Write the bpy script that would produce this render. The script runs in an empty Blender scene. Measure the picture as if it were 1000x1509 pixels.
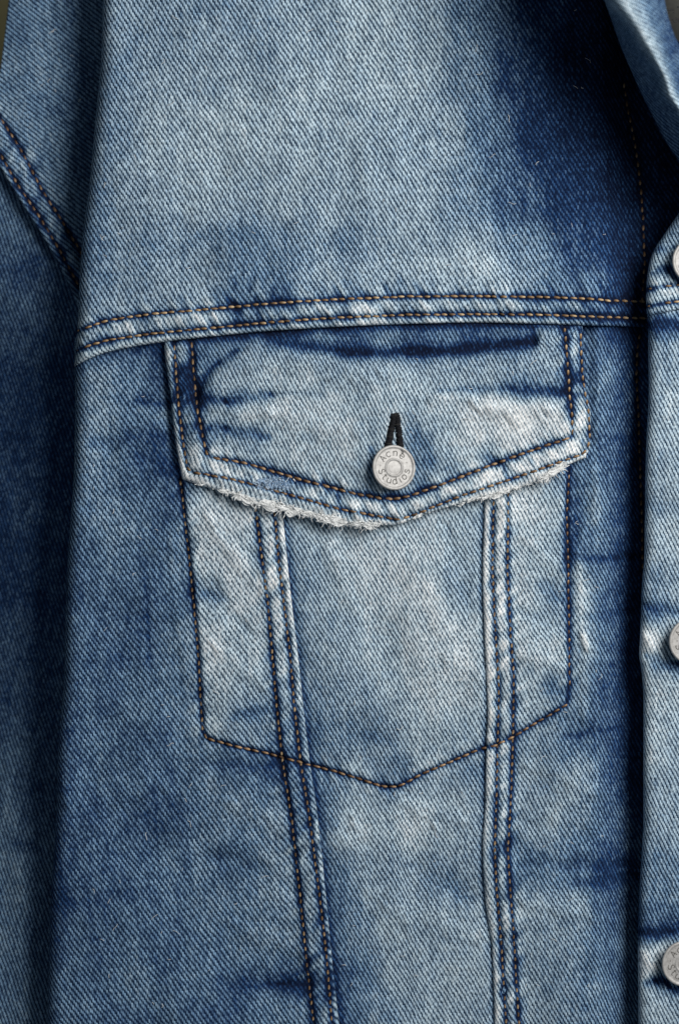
import bpy, math, random
import numpy as np
random.seed(7)
rng = np.random.default_rng(7)

# ---------------------------------------------------------------- camera, light, exposure
MM = 0.00027            # metres of cloth per unit (one unit = 0.27 mm)
CX, CY = 500.0, 754.5   # middle of the view, in cloth units
DIST = 0.86             # camera distance, metres
DU = DIST / MM
Z0 = 1.25               # chest height on the hanger

scene = bpy.context.scene
C = scene.collection
cam_d = bpy.data.cameras.new("camera")
cam = bpy.data.objects.new("camera", cam_d)
C.objects.link(cam)
cam.location = (0, -DIST, Z0)
cam.rotation_euler = (math.radians(90), 0, 0)
cam_d.sensor_fit = 'VERTICAL'
cam_d.sensor_height = 24.0
cam_d.lens = DIST / (1509 * MM) * 24.0
cam_d.clip_start = 0.01
cam_d.clip_end = 50
cam_d.dof.use_dof = True
cam_d.dof.focus_distance = DIST - 0.001
cam_d.dof.aperture_fstop = 2.4
scene.camera = cam

world = bpy.data.worlds.new("World")
scene.world = world
world.use_nodes = True
bg = world.node_tree.nodes["Background"]
bg.inputs[0].default_value = (0.70, 0.84, 1.0, 1)
bg.inputs[1].default_value = 0.115

ld = bpy.data.lights.new("window_light", 'AREA')
ld.shape = 'RECTANGLE'
ld.size = 0.50
ld.size_y = 0.58
ld.energy = 12.2
ld.color = (1.0, 0.99, 0.975)
lamp = bpy.data.objects.new("window_light", ld)
C.objects.link(lamp)
LDIR = np.array([0.77, -1.0, 0.50])
LDIR = LDIR / np.linalg.norm(LDIR)
lamp.location = (LDIR[0] * 1.0, LDIR[1] * 1.0, Z0 + LDIR[2] * 1.0)
from mathutils import Vector
lamp.rotation_euler = (-Vector(LDIR)).to_track_quat('-Z', 'Y').to_euler()

scene.view_settings.view_transform = 'Standard'
scene.view_settings.look = 'None'
scene.view_settings.exposure = 0.0
scene.view_settings.gamma = 1.0

# ---------------------------------------------------------------- helpers
def hashn(ix, iy, seed):
    n = (ix.astype(np.int64) * 374761393 + iy.astype(np.int64) * 668265263 + seed * 974634777) & 0x7fffffff
    n = ((n ^ (n >> 13)) * 1274126177) & 0x7fffffff
    n = n ^ (n >> 16)
    return (n & 0xffff) / 32767.5 - 1.0

def noise2(x, y, seed=0):
    x = np.asarray(x, float); y = np.asarray(y, float)
    x, y = np.broadcast_arrays(x, y)
    ix = np.floor(x); iy = np.floor(y)
    fx = x - ix; fy = y - iy
    fx = fx * fx * fx * (fx * (fx * 6 - 15) + 10); fy = fy * fy * fy * (fy * (fy * 6 - 15) + 10)
    a = hashn(ix, iy, seed); b = hashn(ix + 1, iy, seed)
    c = hashn(ix, iy + 1, seed); d = hashn(ix + 1, iy + 1, seed)
    return (a * (1 - fx) + b * fx) * (1 - fy) + (c * (1 - fx) + d * fx) * fy

def fbm(x, y, seed=0, o=3):
    s = 0; a = 1.0; t = 0
    for k in range(o):
        s = s + a * noise2(x * 2 ** k, y * 2 ** k, seed + k * 17); t += a; a *= 0.5
    return s / t

def sstep(a, b, x):
    t = np.clip((x - a) / (b - a), 0, 1)
    return t * t * (3 - 2 * t)

class Curve1:
    """smooth curve through points, indexed by the first coordinate"""
    def __init__(self, pts):
        p = np.array(sorted(pts), float)
        self.x, self.y = p[:, 0], p[:, 1]
        d = np.diff(self.y) / np.diff(self.x)
        m = np.zeros(len(p)); m[0] = d[0]; m[-1] = d[-1]
        for i in range(1, len(p) - 1):
            m[i] = 0 if d[i - 1] * d[i] <= 0 else 2 * d[i - 1] * d[i] / (d[i - 1] + d[i])
        self.m = m
    def __call__(self, t):
        t = np.asarray(t, float)
        i = np.clip(np.searchsorted(self.x, t) - 1, 0, len(self.x) - 2)
        x0 = self.x[i]; h = self.x[i + 1] - x0
        s = (t - x0) / h
        sc = np.clip(s, 0, 1)
        v = ((2 * sc**3 - 3 * sc**2 + 1) * self.y[i] + (sc**3 - 2 * sc**2 + sc) * h * self.m[i]
             + (-2 * sc**3 + 3 * sc**2) * self.y[i + 1] + (sc**3 - sc**2) * h * self.m[i + 1])
        lo = np.minimum(t - self.x[0], 0) * self.m[0]
        hi = np.maximum(t - self.x[-1], 0) * self.m[-1]
        return v + lo + hi

def swap(pts):
    return [(b, a) for a, b in pts]

def P(x, y, h):
    """cloth units + height above the chest plane -> world"""
    k = (DU - h) / DU
    x = np.asarray(x, float); y = np.asarray(y, float); h = np.asarray(h, float)
    return np.stack([(CX + (x - CX) * k - 500) * MM, -h * MM, Z0 + (754.5 - (CY + (y - CY) * k)) * MM], -1)

def polyline(pts, step=2.0, smooth=True):
    p = np.array(pts, float)
    seg = np.hypot(*np.diff(p, axis=0).T)
    s = np.concatenate([[0], np.cumsum(seg)])
    n = max(2, int(s[-1] / step) + 1)
    t = np.linspace(0, s[-1], n)
    q = np.stack([np.interp(t, s, p[:, 0]), np.interp(t, s, p[:, 1])], 1)
    if smooth:
        for _ in range(4):
            q[1:-1] = 0.25 * q[:-2] + 0.5 * q[1:-1] + 0.25 * q[2:]
    return q

def near(q, X, Y):
    """distance, signed side and arc position of grid points to a polyline"""
    shp = X.shape
    x = X.ravel(); y = Y.ravel()
    arc = np.concatenate([[0], np.cumsum(np.hypot(*np.diff(q, axis=0).T))])
    lo = q.min(0) - 45; hi = q.max(0) + 45
    D = np.full(x.shape, 1e3); A = np.zeros(x.shape); SD = np.full(x.shape, 1e3)
    idx = np.where((x > lo[0]) & (x < hi[0]) & (y > lo[1]) & (y < hi[1]))[0]
    tan = np.gradient(q, axis=0); tan /= np.maximum(np.hypot(tan[:, 0], tan[:, 1]), 1e-6)[:, None]
    for c in range(0, len(idx), 6000):
        ii = idx[c:c + 6000]
        dx = x[ii][:, None] - q[None, :, 0]; dy = y[ii][:, None] - q[None, :, 1]
        d2 = dx * dx + dy * dy
        k = d2.argmin(1); r = np.arange(len(ii))
        D[ii] = np.sqrt(d2[r, k])
        along = dx[r, k] * tan[k, 0] + dy[r, k] * tan[k, 1]
        A[ii] = arc[k] + along
        SD[ii] = dx[r, k] * tan[k, 1] - dy[r, k] * tan[k, 0]
    return D.reshape(shp), SD.reshape(shp), A.reshape(shp)

def wash(pts, X, Y, p=2.6, soft=26.0, ax=1.0, ay=0.8):
    num = np.zeros(X.shape); den = np.zeros(X.shape)
    for (a, b, v) in pts:
        w = 1.0 / (((X - a) * ax) ** 2 + ((Y - b) * ay) ** 2 + soft ** 2) ** p
        num += w * v; den += w
    return num / den

def stroke(X, Y, x0, y0, x1, y1, w):
    dx, dy = x1 - x0, y1 - y0
    L2 = dx * dx + dy * dy + 1e-9
    t = np.clip(((X - x0) * dx + (Y - y0) * dy) / L2, 0, 1)
    wob = w * (0.35 * noise2(X / 23, Y / 23, 91) + 0.35 * noise2((X - Y * .75) / 7, (X + Y) / 30, 92))
    cx, cy = 5 * noise2(X / 40, Y / 40, 93), 5 * noise2(X / 40, Y / 40, 94)
    d = np.maximum(np.hypot(X + cx - (x0 + t * dx), Y + cy - (y0 + t * dy)) + wob, 0)
    taper = 0.5 + 0.5 * np.sin(np.pi * np.clip(t, 0.03, 0.97))
    amp = 1.05 + 0.15 * noise2(X / 15, Y / 17, 95)
    return amp * (0.72 * np.exp(-(d / (w * taper)) ** 2) + 0.28 * np.exp(-(d / (2.1 * w * taper)) ** 2))

# ---------------------------------------------------------------- materials
def mat(name):
    m = bpy.data.materials.new(name); m.use_nodes = True
    nt = m.node_tree
    return m, nt, nt.nodes["Principled BSDF"]

def lin(c):
    return tuple(((v / 255) / 12.92 if v / 255 <= 0.04045 else ((v / 255 + 0.055) / 1.055) ** 2.4) for v in c)

class NB:
    def __init__(self, nt): self.nt = nt
    def n(self, t, **kw):
        o = self.nt.nodes.new(t)
        for k, v in kw.items(): setattr(o, k, v)
        return o
    def link(self, a, b): self.nt.links.new(a, b)
    def m(self, op, a, b=None, c=None, clamp=False):
        o = self.n('ShaderNodeMath', operation=op); o.use_clamp = clamp
        for i, v in enumerate((a, b, c)):
            if v is None: continue
            if isinstance(v, (int, float)): o.inputs[i].default_value = v
            else: self.link(v, o.inputs[i])
        return o.outputs[0]
    def vec(self, x, y, z=0.0):
        o = self.n('ShaderNodeCombineXYZ')
        for i, v in enumerate((x, y, z)):
            if isinstance(v, (int, float)): o.inputs[i].default_value = v
            else: self.link(v, o.inputs[i])
        return o.outputs[0]
    def noise(self, v, scale=1.0, detail=2.0, rough=0.5):
        o = self.n('ShaderNodeTexNoise'); self.link(v, o.inputs['Vector'])
        o.inputs['Scale'].default_value = scale; o.inputs['Detail'].default_value = detail
        o.inputs['Roughness'].default_value = rough
        return o.outputs[0]
    def white(self, v):
        o = self.n('ShaderNodeTexWhiteNoise', noise_dimensions='3D'); self.link(v, o.inputs['Vector'])
        return o.outputs[0]
    def ramp(self, f, stops):
        o = self.n('ShaderNodeValToRGB'); r = o.color_ramp
        while len(r.elements) < len(stops): r.elements.new(0.5)
        for e, (p, c) in zip(r.elements, stops):
            e.position = p; e.color = (*lin(c), 1)
        self.link(f, o.inputs[0]); return o.outputs[0]
    def mix(self, f, a, b):
        o = self.n('ShaderNodeMix', data_type='RGBA')
        self.link(f, o.inputs[0]); self.link(a, o.inputs[6]); self.link(b, o.inputs[7])
        return o.outputs[2]

def denim_material():
    m, nt, bs = mat("washed_denim")
    b = NB(nt)
    uv = b.n('ShaderNodeUVMap'); uv.uv_map = "cloth"
    sep = b.n('ShaderNodeSeparateXYZ'); b.link(uv.outputs[0], sep.inputs[0])
    u, v = sep.outputs[0], sep.outputs[1]
    att = b.n('ShaderNodeAttribute'); att.attribute_name = "fade_shade"
    base = b.vec(u, v)
    # the weave wanders a little
    w1 = b.m('MULTIPLY', b.m('SUBTRACT', b.noise(base, 0.016, 2), 0.5), 9.0)
    w2 = b.m('MULTIPLY', b.m('SUBTRACT', b.noise(base, 0.10, 1), 0.5), 1.6)
    vv = b.m('ADD', v, b.m('ADD', w1, w2))
    CW = 2.2
    uw = b.m('ADD', u, b.m('MULTIPLY', b.m('SUBTRACT', b.noise(base, 0.03, 1), 0.5), 2.0))
    col = b.m('FLOOR', b.m('DIVIDE', uw, CW))
    ucol = b.m('MULTIPLY', b.m('ADD', col, 0.5), CW)
    uq = b.m('ADD', b.m('MULTIPLY', uw, 0.2), b.m('MULTIPLY', ucol, 0.8))
    ph = b.m('DIVIDE', b.m('SUBTRACT', vv, b.m('MULTIPLY', uq, 1.55)), 10.2)
    s = b.m('SINE', b.m('MULTIPLY', ph, 2 * math.pi))
    cell = b.white(b.vec(col, b.m('FLOOR', ph), 3.0))
    cell2 = b.white(b.vec(col, b.m('FLOOR', b.m('MULTIPLY', ph, 3.0)), 9.0))
    # slubs: streaks along warp and weft
    warp = b.noise(b.vec(b.m('MULTIPLY', u, 0.22), b.m('MULTIPLY', v, 0.007)), 1.0, 3, 0.65)
    weft = b.noise(b.vec(b.m('MULTIPLY', u, 0.009), b.m('MULTIPLY', v, 0.20)), 1.0, 2, 0.6)
    mot = b.noise(base, 0.035, 4, 0.65)
    f = b.m('ADD', att.outputs['Fac'],
            b.m('ADD', b.m('MULTIPLY', b.m('SUBTRACT', warp, 0.5), 0.24),
                b.m('ADD', b.m('MULTIPLY', b.m('SUBTRACT', weft, 0.5), 0.13),
                    b.m('MULTIPLY', b.m('SUBTRACT', mot, 0.5), 0.13))), clamp=True)
    bias = b.m('MULTIPLY', b.m('SUBTRACT', f, 0.47), 1.25)
    t = b.m('ADD', b.m('ADD', s, bias), b.m('ADD', b.m('MULTIPLY', b.m('SUBTRACT', cell, 0.5), 0.4),
                                                b.m('MULTIPLY', b.m('SUBTRACT', cell2, 0.5), 0.7)))
    mr = b.n('ShaderNodeMapRange', interpolation_type='SMOOTHSTEP')
    b.link(t, mr.inputs[0]); mr.inputs[1].default_value = -0.85; mr.inputs[2].default_value = 0.98
    tt = mr.outputs[0]
    dark = b.ramp(f, [(0.0, (8, 16, 37)), (0.25, (13, 31, 64)), (0.55, (25, 47, 72)), (0.8, (46, 70, 92)), (1.0, (120, 138, 152))])
    fl = b.m('ADD', f, b.m('MULTIPLY', b.m('SUBTRACT', cell, 0.46), b.m('MULTIPLY', b.m('SUBTRACT', 1.05, f), 0.16)), clamp=True)
    light = b.ramp(fl, [(0.0, (15, 32, 61)), (0.22, (46, 80, 122)), (0.45, (122, 153, 180)), (0.7, (184, 203, 213)), (1.0, (238, 238, 235))])
    c = b.mix(tt, dark, light)
    hs = b.n('ShaderNodeHueSaturation'); b.link(c, hs.inputs['Color'])
    b.link(b.m('ADD', 0.80, b.m('MULTIPLY', cell2, 0.40)), hs.inputs['Value'])
    b.link(hs.outputs[0], bs.inputs['Base Color'])
    bs.inputs['Roughness'].default_value = 0.92
    bs.inputs['Specular IOR Level'].default_value = 0.12
    fx = b.m('ABSOLUTE', b.m('SUBTRACT', b.m('FRACT', b.m('DIVIDE', uw, CW)), 0.5))
    hgt = b.m('ADD', b.m('MULTIPLY', tt, 0.8), b.m('ADD', b.m('MULTIPLY', fx, -0.5), b.m('MULTIPLY', cell2, 0.35)))
    bp = b.n('ShaderNodeBump'); b.link(hgt, bp.inputs['Height'])
    bp.inputs['Strength'].default_value = 0.42
    bp.inputs['Distance'].default_value = 0.00035
    b.link(bp.outputs[0], bs.inputs['Normal'])
    return m
DENIM = denim_material()

def thread_material(name, stops, rough=0.7):
    m, nt, bs = mat(name); b = NB(nt)
    att = b.n('ShaderNodeAttribute'); att.attribute_name = "tint"
    geo = b.n('ShaderNodeTexCoord')
    n = b.noise(geo.outputs['Object'], 2600, 2, 0.6)
    f = b.m('ADD', att.outputs['Fac'], b.m('MULTIPLY', b.m('SUBTRACT', n, 0.5), 0.7), clamp=True)
    b.link(b.ramp(f, stops), bs.inputs['Base Color'])
    bs.inputs['Roughness'].default_value = rough
    bs.inputs['Specular IOR Level'].default_value = 0.3
    return m
GOLD = thread_material("tan_thread", [(0, (58, 43, 30)), (0.5, (128, 100, 68)), (1, (204, 178, 138))], 0.55)
BROWN = thread_material("brown_thread", [(0, (44, 30, 22)), (0.5, (104, 76, 50)), (1, (190, 158, 120))], 0.55)
BLACKT = thread_material("black_thread", [(0, (7, 8, 13)), (0.5, (20, 21, 27)), (1, (74, 71, 62))], 0.8)
COTTON = thread_material("white_cotton", [(0, (190, 194, 195)), (0.5, (228, 229, 227)), (1, (247, 247, 245))], 0.9)
FADEDBLUE = thread_material("pale_blue_cotton", [(0, (84, 112, 146)), (0.5, (136, 162, 188)), (1, (196, 210, 222))], 0.9)

def metal_material():
    m, nt, bs = mat("brushed_nickel"); b = NB(nt)
    tc = b.n('ShaderNodeTexCoord')
    n1 = b.noise(tc.outputs['Object'], 700, 4, 0.65)
    n2 = b.noise(tc.outputs['Object'], 3500, 2, 0.6)
    mixn = b.m('ADD', b.m('MULTIPLY', n1, 0.6), b.m('MULTIPLY', n2, 0.4))
    b.link(b.ramp(mixn, [(0.3, (112, 109, 104)), (0.46, (166, 163, 159)), (0.75, (196, 194, 190))]), bs.inputs['Base Color'])
    bs.inputs['Metallic'].default_value = 0.2
    bs.inputs['Roughness'].default_value = 0.5
    bp = b.n('ShaderNodeBump'); b.link(mixn, bp.inputs['Height'])
    bp.inputs['Strength'].default_value = 0.35; bp.inputs['Distance'].default_value = 0.0001
    b.link(bp.outputs[0], bs.inputs['Normal'])
    return m
METAL = metal_material()

def plain(name, rgb, rough=0.8, var=0.15, scale=300):
    m, nt, bs = mat(name); b = NB(nt)
    tc = b.n('ShaderNodeTexCoord')
    n = b.noise(tc.outputs['Object'], scale, 4, 0.6)
    lo = tuple(max(0, v * (1 - var)) for v in rgb); hi = tuple(min(255, v * (1 + var)) for v in rgb)
    b.link(b.ramp(n, [(0.3, lo), (0.7, hi)]), bs.inputs['Base Color'])
    bs.inputs['Roughness'].default_value = rough
    return m
INK = plain("dark_metal_grooves", (88, 85, 81), 0.7)
WALLM = plain("olive_wall_paint", (74, 70, 44), 0.9, 0.06, 40)
PAPER = plain("shade_grey_paper", (86, 84, 76), 0.85, 0.06, 500)  # grey stands in for shade behind the collar; pale paper darkened by colour
PRINT = plain("black_print", (18, 17, 18), 0.8)

# ---------------------------------------------------------------- object helpers
def mesh_obj(name, verts, faces, material, parent=None, smooth=True, attrs=None, uv=None, kind=None, label=None):
    me = bpy.data.meshes.new(name)
    verts = np.asarray(verts, np.float32)
    faces = np.asarray(faces, np.int32)
    if faces.ndim == 2:
        k = faces.shape[1]
        me.vertices.add(len(verts)); me.vertices.foreach_set("co", verts.ravel())
        me.loops.add(faces.size); me.loops.foreach_set("vertex_index", faces.ravel())
        me.polygons.add(len(faces))
        me.polygons.foreach_set("loop_start", np.arange(0, faces.size, k, dtype=np.int32))
        me.polygons.foreach_set("loop_total", np.full(len(faces), k, np.int32))
    me.update(calc_edges=True)
    if smooth:
        me.polygons.foreach_set("use_smooth", np.ones(len(me.polygons), bool))
    for an, av in (attrs or {}).items():
        a = me.attributes.new(an, 'FLOAT', 'POINT')
        a.data.foreach_set("value", np.asarray(av, np.float32).ravel())
    if uv is not None:
        ul = me.uv_layers.new(name="cloth")
        ul.data.foreach_set("uv", np.asarray(uv, np.float32)[faces.ravel()].ravel())
    me.materials.append(material)
    o = bpy.data.objects.new(name, me)
    C.objects.link(o)
    if parent is not None: o.parent = parent
    if kind: o["kind"] = kind
    if label: o["label"] = label
    return o

def top(name, loc, label, cat):
    o = bpy.data.objects.new(name, None); C.objects.link(o)
    o.location = loc; o.empty_display_size = 0.02
    o["label"] = label; o["category"] = cat
    return o

def local(v, parent):
    """children of a root at its own location: subtract it"""
    r = parent
    off = np.zeros(3)
    while r is not None:
        off += np.array(r.location); r = r.parent
    return v - off

def sheet(name, X, Y, H, F, parent, rot=0.0, skirts="", depth=7.0, label=None, ref=None, stretch=1.0, inset=2.0):
    """a piece of cloth from grids of position, height and fading (with painted shade); skirts fold the named edges (l r t b) under"""
    H = H.copy()
    # arc-length cloth coordinates
    HS = H.copy()
    for _ in range(14):
        HS[1:-1] = .25 * HS[:-2] + .5 * HS[1:-1] + .25 * HS[2:]
    HV = H.copy()
    for _ in range(14):
        HV[:, 1:-1] = .25 * HV[:, :-2] + .5 * HV[:, 1:-1] + .25 * HV[:, 2:]
    dxu = np.hypot(np.diff(X, axis=1), np.diff(HS, axis=1))
    U = np.concatenate([np.zeros((X.shape[0], 1)), np.cumsum(dxu, 1)], 1)
    j = X.shape[1] // 2 if ref is None else ref
    U = U - U[:, j:j + 1] + X[:, j:j + 1]
    dyv = np.hypot(np.diff(Y, axis=0), np.diff(HV, axis=0))
    V = np.concatenate([np.zeros((1, X.shape[1])), np.cumsum(dyv, 0)], 0)
    i = X.shape[0] // 2
    V = V - V[i:i + 1, :] + Y[i:i + 1, :]
    def pad(side, dx, dy):
        nonlocal X, Y, H, F, U, V
        ax = 1 if side in "lr" else 0
        sl = [slice(None), slice(None)]
        sl[ax] = slice(0, 1) if side in "lt" else slice(-1, None)
        sl = tuple(sl)
        out = []
        for A, ds in ((X, [dx * .6, dx * .5, -dx * inset]), (Y, [dy * .6, dy * .5, -dy * inset]), (H, [-depth * .35, -depth * .75, -depth * 1.3]),
                      (F, [.04, -.02, -.1]), (U, [dx * 2, dx * 5, dx * 8]), (V, [dy * 2, dy * 5, dy * 8])):
            parts = [A[sl] + d for d in ds]
            if side in "lt": out.append(np.concatenate(parts[::-1] + [A], ax))
            else: out.append(np.concatenate([A] + parts, ax))
        X, Y, H, F, U, V = out
    for sd in skirts:
        pad(sd, {'l': -1, 'r': 1}.get(sd, 0), {'t': -1, 'b': 1}.get(sd, 0))
    m, n = X.shape
    co = local(P(X, Y, H).reshape(-1, 3), parent)
    k = np.arange(m * n).reshape(m, n)
    faces = np.stack([k[:-1, :-1], k[1:, :-1], k[1:, 1:], k[:-1, 1:]], -1).reshape(-1, 4)
    a = math.radians(rot)
    u2 = (U * math.cos(a) + V * math.sin(a)) * stretch
    v2 = (-U * math.sin(a) + V * math.cos(a)) * stretch
    o = mesh_obj(name, co, faces, DENIM, parent, attrs={"fade_shade": np.clip(.49 + 1.02 * (F - .5), 0, 1)},
                 uv=np.stack([u2.ravel(), v2.ravel()], 1), label=label)
    return o

def tubes(name, paths, radii, material, parent, sides=6, tints=None, kind=None, label=None, flat=1.0):
    """many round threads joined into one mesh; each path is (n,3) in world metres"""
    V = []; Fc = []; T = []; base = 0
    ang = np.linspace(0, 2 * np.pi, sides, endpoint=False)
    for pi_, p in enumerate(paths):
        p = np.asarray(p, float); n = len(p)
        t = np.gradient(p, axis=0); t /= np.maximum(np.linalg.norm(t, axis=1), 1e-9)[:, None]
        up = np.array([0, -1.0, 0])
        s = np.cross(t, up); ln = np.linalg.norm(s, axis=1)
        s[ln < 1e-3] = (1, 0, 0); s /= np.linalg.norm(s, axis=1)[:, None]
        w = np.cross(s, t)
        r = np.asarray(radii[pi_], float)
        if r.ndim == 0: r = np.full(n, float(r))
        ring = p[:, None, :] + r[:, None, None] * (np.cos(ang)[None, :, None] * s[:, None, :] + flat * np.sin(ang)[None, :, None] * w[:, None, :])
        V.append(ring.reshape(-1, 3))
        k = base + np.arange(n * sides).reshape(n, sides)
        k2 = np.roll(k, -1, 1)
        Fc.append(np.stack([k[:-1], k2[:-1], k2[1:], k[1:]], -1).reshape(-1, 4))
        T.append(np.repeat(np.broadcast_to(0.5 if tints is None else tints[pi_], (n,)), sides))
        base += n * sides
    co = local(np.concatenate(V), parent)
    return mesh_obj(name, co, np.concatenate(Fc), material, parent, attrs={"tint": np.concatenate(T)}, kind=kind, label=label)

def stitches(name, rows, hfun, parent, material=GOLD, pitch=13.0, vis=0.86, rad=2.1, sink=0.3, label=None):
    paths = []; radii = []; tints = []
    for pts in rows:
        q = polyline(pts, 1.0)
        arc = np.concatenate([[0], np.cumsum(np.hypot(*np.diff(q, axis=0).T))])
        s = random.uniform(0, 3)
        while s < arc[-1] - pitch * 0.5:
            L = pitch * vis * random.uniform(0.9, 1.07)
            tt = np.linspace(0, 1, 7)
            a = s + tt * L
            x = np.interp(a, arc, q[:, 0]); y = np.interp(a, arc, q[:, 1])
            jx, jy = random.uniform(-.35, .35), random.uniform(-.35, .35)
            tx = np.interp(a[-1], arc, q[:, 0]) - x[0]; ty = np.interp(a[-1], arc, q[:, 1]) - y[0]
            ln = math.hypot(tx, ty) + 1e-6
            slant = random.uniform(0.5, 1.1)        # each stitch lies a little across the row
            x = x + jx - ty / ln * (tt - .5) * slant; y = y + jy + tx / ln * (tt - .5) * slant
            hm = float(np.mean(hfun(x, y)))
            h = hm - sink + rad * 0.75 * (np.sin(np.pi * tt) ** 0.6) - rad * 0.5
            paths.append(P(x, y, h))
            radii.append(MM * rad * np.array([.35, .85, 1.0, 1.05, 1.0, .85, .35]) * random.uniform(.9, 1.08))
            tints.append(np.clip(random.gauss(0, .12) + np.array([.12, .2, .34, .48, .66, .78, .55]), 0, 1))  # each stitch pales towards one end: a highlight painted along the thread
            s += pitch * random.uniform(0.94, 1.06)
    return tubes(name, paths, radii, material, parent, 6, tints, kind="stuff", label=label)

def grid(nu, nv):
    return np.meshgrid(np.linspace(0, 1, nu), np.linspace(0, 1, nv))

# ---------------------------------------------------------------- seam lines and outlines (cloth units)
yoke_edge = Curve1([(60, 575), (108, 541), (130, 529), (160, 518), (244, 503), (316, 495), (400, 487), (500, 481), (600, 477), (700, 475), (800, 477), (862, 479), (935, 481), (1080, 484)])
yoke_st1 = [(112, 489), (135, 480), (160, 472), (220, 463), (337, 453), (400, 447), (450, 444), (500, 441), (600, 437), (700, 436.5), (800, 438), (860, 440), (900, 443), (1000, 446)]
yoke_st2 = [(112, 518), (135, 508), (160, 501), (220, 492), (337, 481), (400, 475), (450, 471), (500, 468), (600, 464), (700, 463), (800, 464), (870, 466.5), (950, 469), (1000, 471)]
yoke_left = Curve1([(-150, 166), (0, 152), (75, 150), (165, 142), (280, 131), (350, 122), (425, 117), (480, 115), (540, 110), (620, 104)])
side_left = Curve1([(440, 112), (535, 110), (583, 111), (687, 109.5), (756, 105), (824, 100), (928, 96.5), (1000, 94.7), (1100, 86), (1225, 82), (1325, 75), (1509, 70), (1620, 66)])
cs_edge = Curve1([(420, 380), (620, 401), (700, 409), (760, 416), (868, 427), (962, 438), (1048, 447), (1124, 456), (1200, 467), (1325, 480), (1450, 492), (1509, 499), (1620, 510)])
cs_st1 = [(372, 712), (378, 760), (386, 825), (395, 893), (400, 954), (407, 1033), (416, 1120), (430, 1210), (442, 1320), (452, 1420), (462, 1509), (470, 1600)]
cs_st2 = [(400, 720), (405, 760), (411, 832), (420, 904), (427, 962), (432.6, 1033), (442, 1120), (455, 1200), (470, 1315), (480, 1400), (489, 1509), (498, 1600)]
ce_edge = Curve1([(420, 716), (680, 715), (760, 713.5), (844, 711), (928, 713.5), (995, 716.5), (1054, 718.6), (1096, 716.5), (1180, 715), (1250, 711), (1325, 715), (1400, 725), (1509, 729), (1620, 732)])
ce_st1 = [(727, 700), (726, 760), (725, 844), (729, 928), (734.6, 1012), (733, 1071), (732, 1100), (731, 1175), (728, 1250), (731, 1310), (737, 1380), (745, 1509), (749, 1600)]
ce_st2 = [(749, 690), (748, 760), (747, 844), (751, 928), (756, 995), (755.5, 1054), (754, 1120), (752, 1175), (747.5, 1250), (750, 1300), (755, 1360), (764, 1509), (768, 1600)]
gap_st = [(918, 120), (925, 165), (935, 215), (942, 265), (946.5, 320), (949, 385), (947, 415), (945, 447)]
gap_st2 = [(942, 490), (938, 520), (937, 551), (940, 621), (945, 782), (948, 900), (950, 1100), (950, 1300), (950, 1600)]
pocket_st = [[(266, 706), (272, 760), (280, 832), (287, 904), (293, 976), (296, 1030), (299, 1077), (305, 1088), (348, 1100), (384, 1107), (416, 1116), (445, 1124), (492, 1136), (528, 1147), (564, 1159), (586, 1158.5), (600, 1152), (622, 1140), (664, 1122), (706, 1103.6), (731, 1098), (756, 1085.5), (790, 1064.5), (834, 1038.5), (838, 1012), (837.5, 928), (836, 823), (834, 760), (838, 690)]]
flap_L = Curve1([(440, 237), (502, 242), (540, 246), (588, 252), (640, 258), (684, 265), (704, 269), (760, 276)])
flap_R = Curve1([(440, 855), (481, 857), (506, 857), (552, 860), (584, 864), (612, 869), (645, 869.5), (662, 867), (672, 862), (760, 858)])
flap_B = Curve1([(240, 690), (270, 706), (300, 716), (340, 727), (376, 740), (420, 749), (460, 759), (500, 768), (548, 773.5), (581, 773.5), (606, 765), (632, 755), (692, 738), (738, 727), (798, 706), (825, 690), (862, 674), (880, 668)])
flap_so = [(256, 495), (260, 556), (264, 604), (270, 652), (276, 690), (284, 696), (332, 704), (376, 715), (440, 733), (500, 750), (563, 762), (586, 766), (609, 759), (678, 731), (747, 708), (793, 692), (857, 669), (865, 660), (868, 640), (866, 607), (857, 552), (854, 487)]
flap_si = [(281, 490), (286, 556), (291, 604), (298, 640), (304, 668), (312, 674), (360, 682), (400, 694), (440, 706), (480, 716), (520, 727), (560, 734), (577, 735.5), (600, 732), (655, 712), (724, 685), (779, 665), (825, 650), (843, 643), (842, 612), (838, 580), (835, 529), (831, 480)]
plk_L = Curve1([(180, 1085), (260, 1040), (320, 995), (345, 978), (368, 963), (387, 956), (409, 952.5), (431, 951), (455, 951.5), (479, 954), (508, 954), (575, 955), (640, 952), (700, 950), (820, 948.5), (860, 945), (930, 942.6), (965, 941), (986, 944), (1028, 947), (1200, 947), (1300, 942), (1400, 939), (1509, 940), (1620, 941)])

# ---------------------------------------------------------------- height of the body of the jacket
def base_h(X, Y):
    h = 6.5 * noise2(X / 170 + 3.1, Y / 230, 5) + 4.6 * noise2(X / 70, Y / 95 + 7, 6) + 1.9 * noise2((X + .4 * Y) / 30, (Y - .3 * X) / 38, 8)
    g = sstep(872, 950, X)
    return h * (1 - g) - 46 * g

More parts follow.
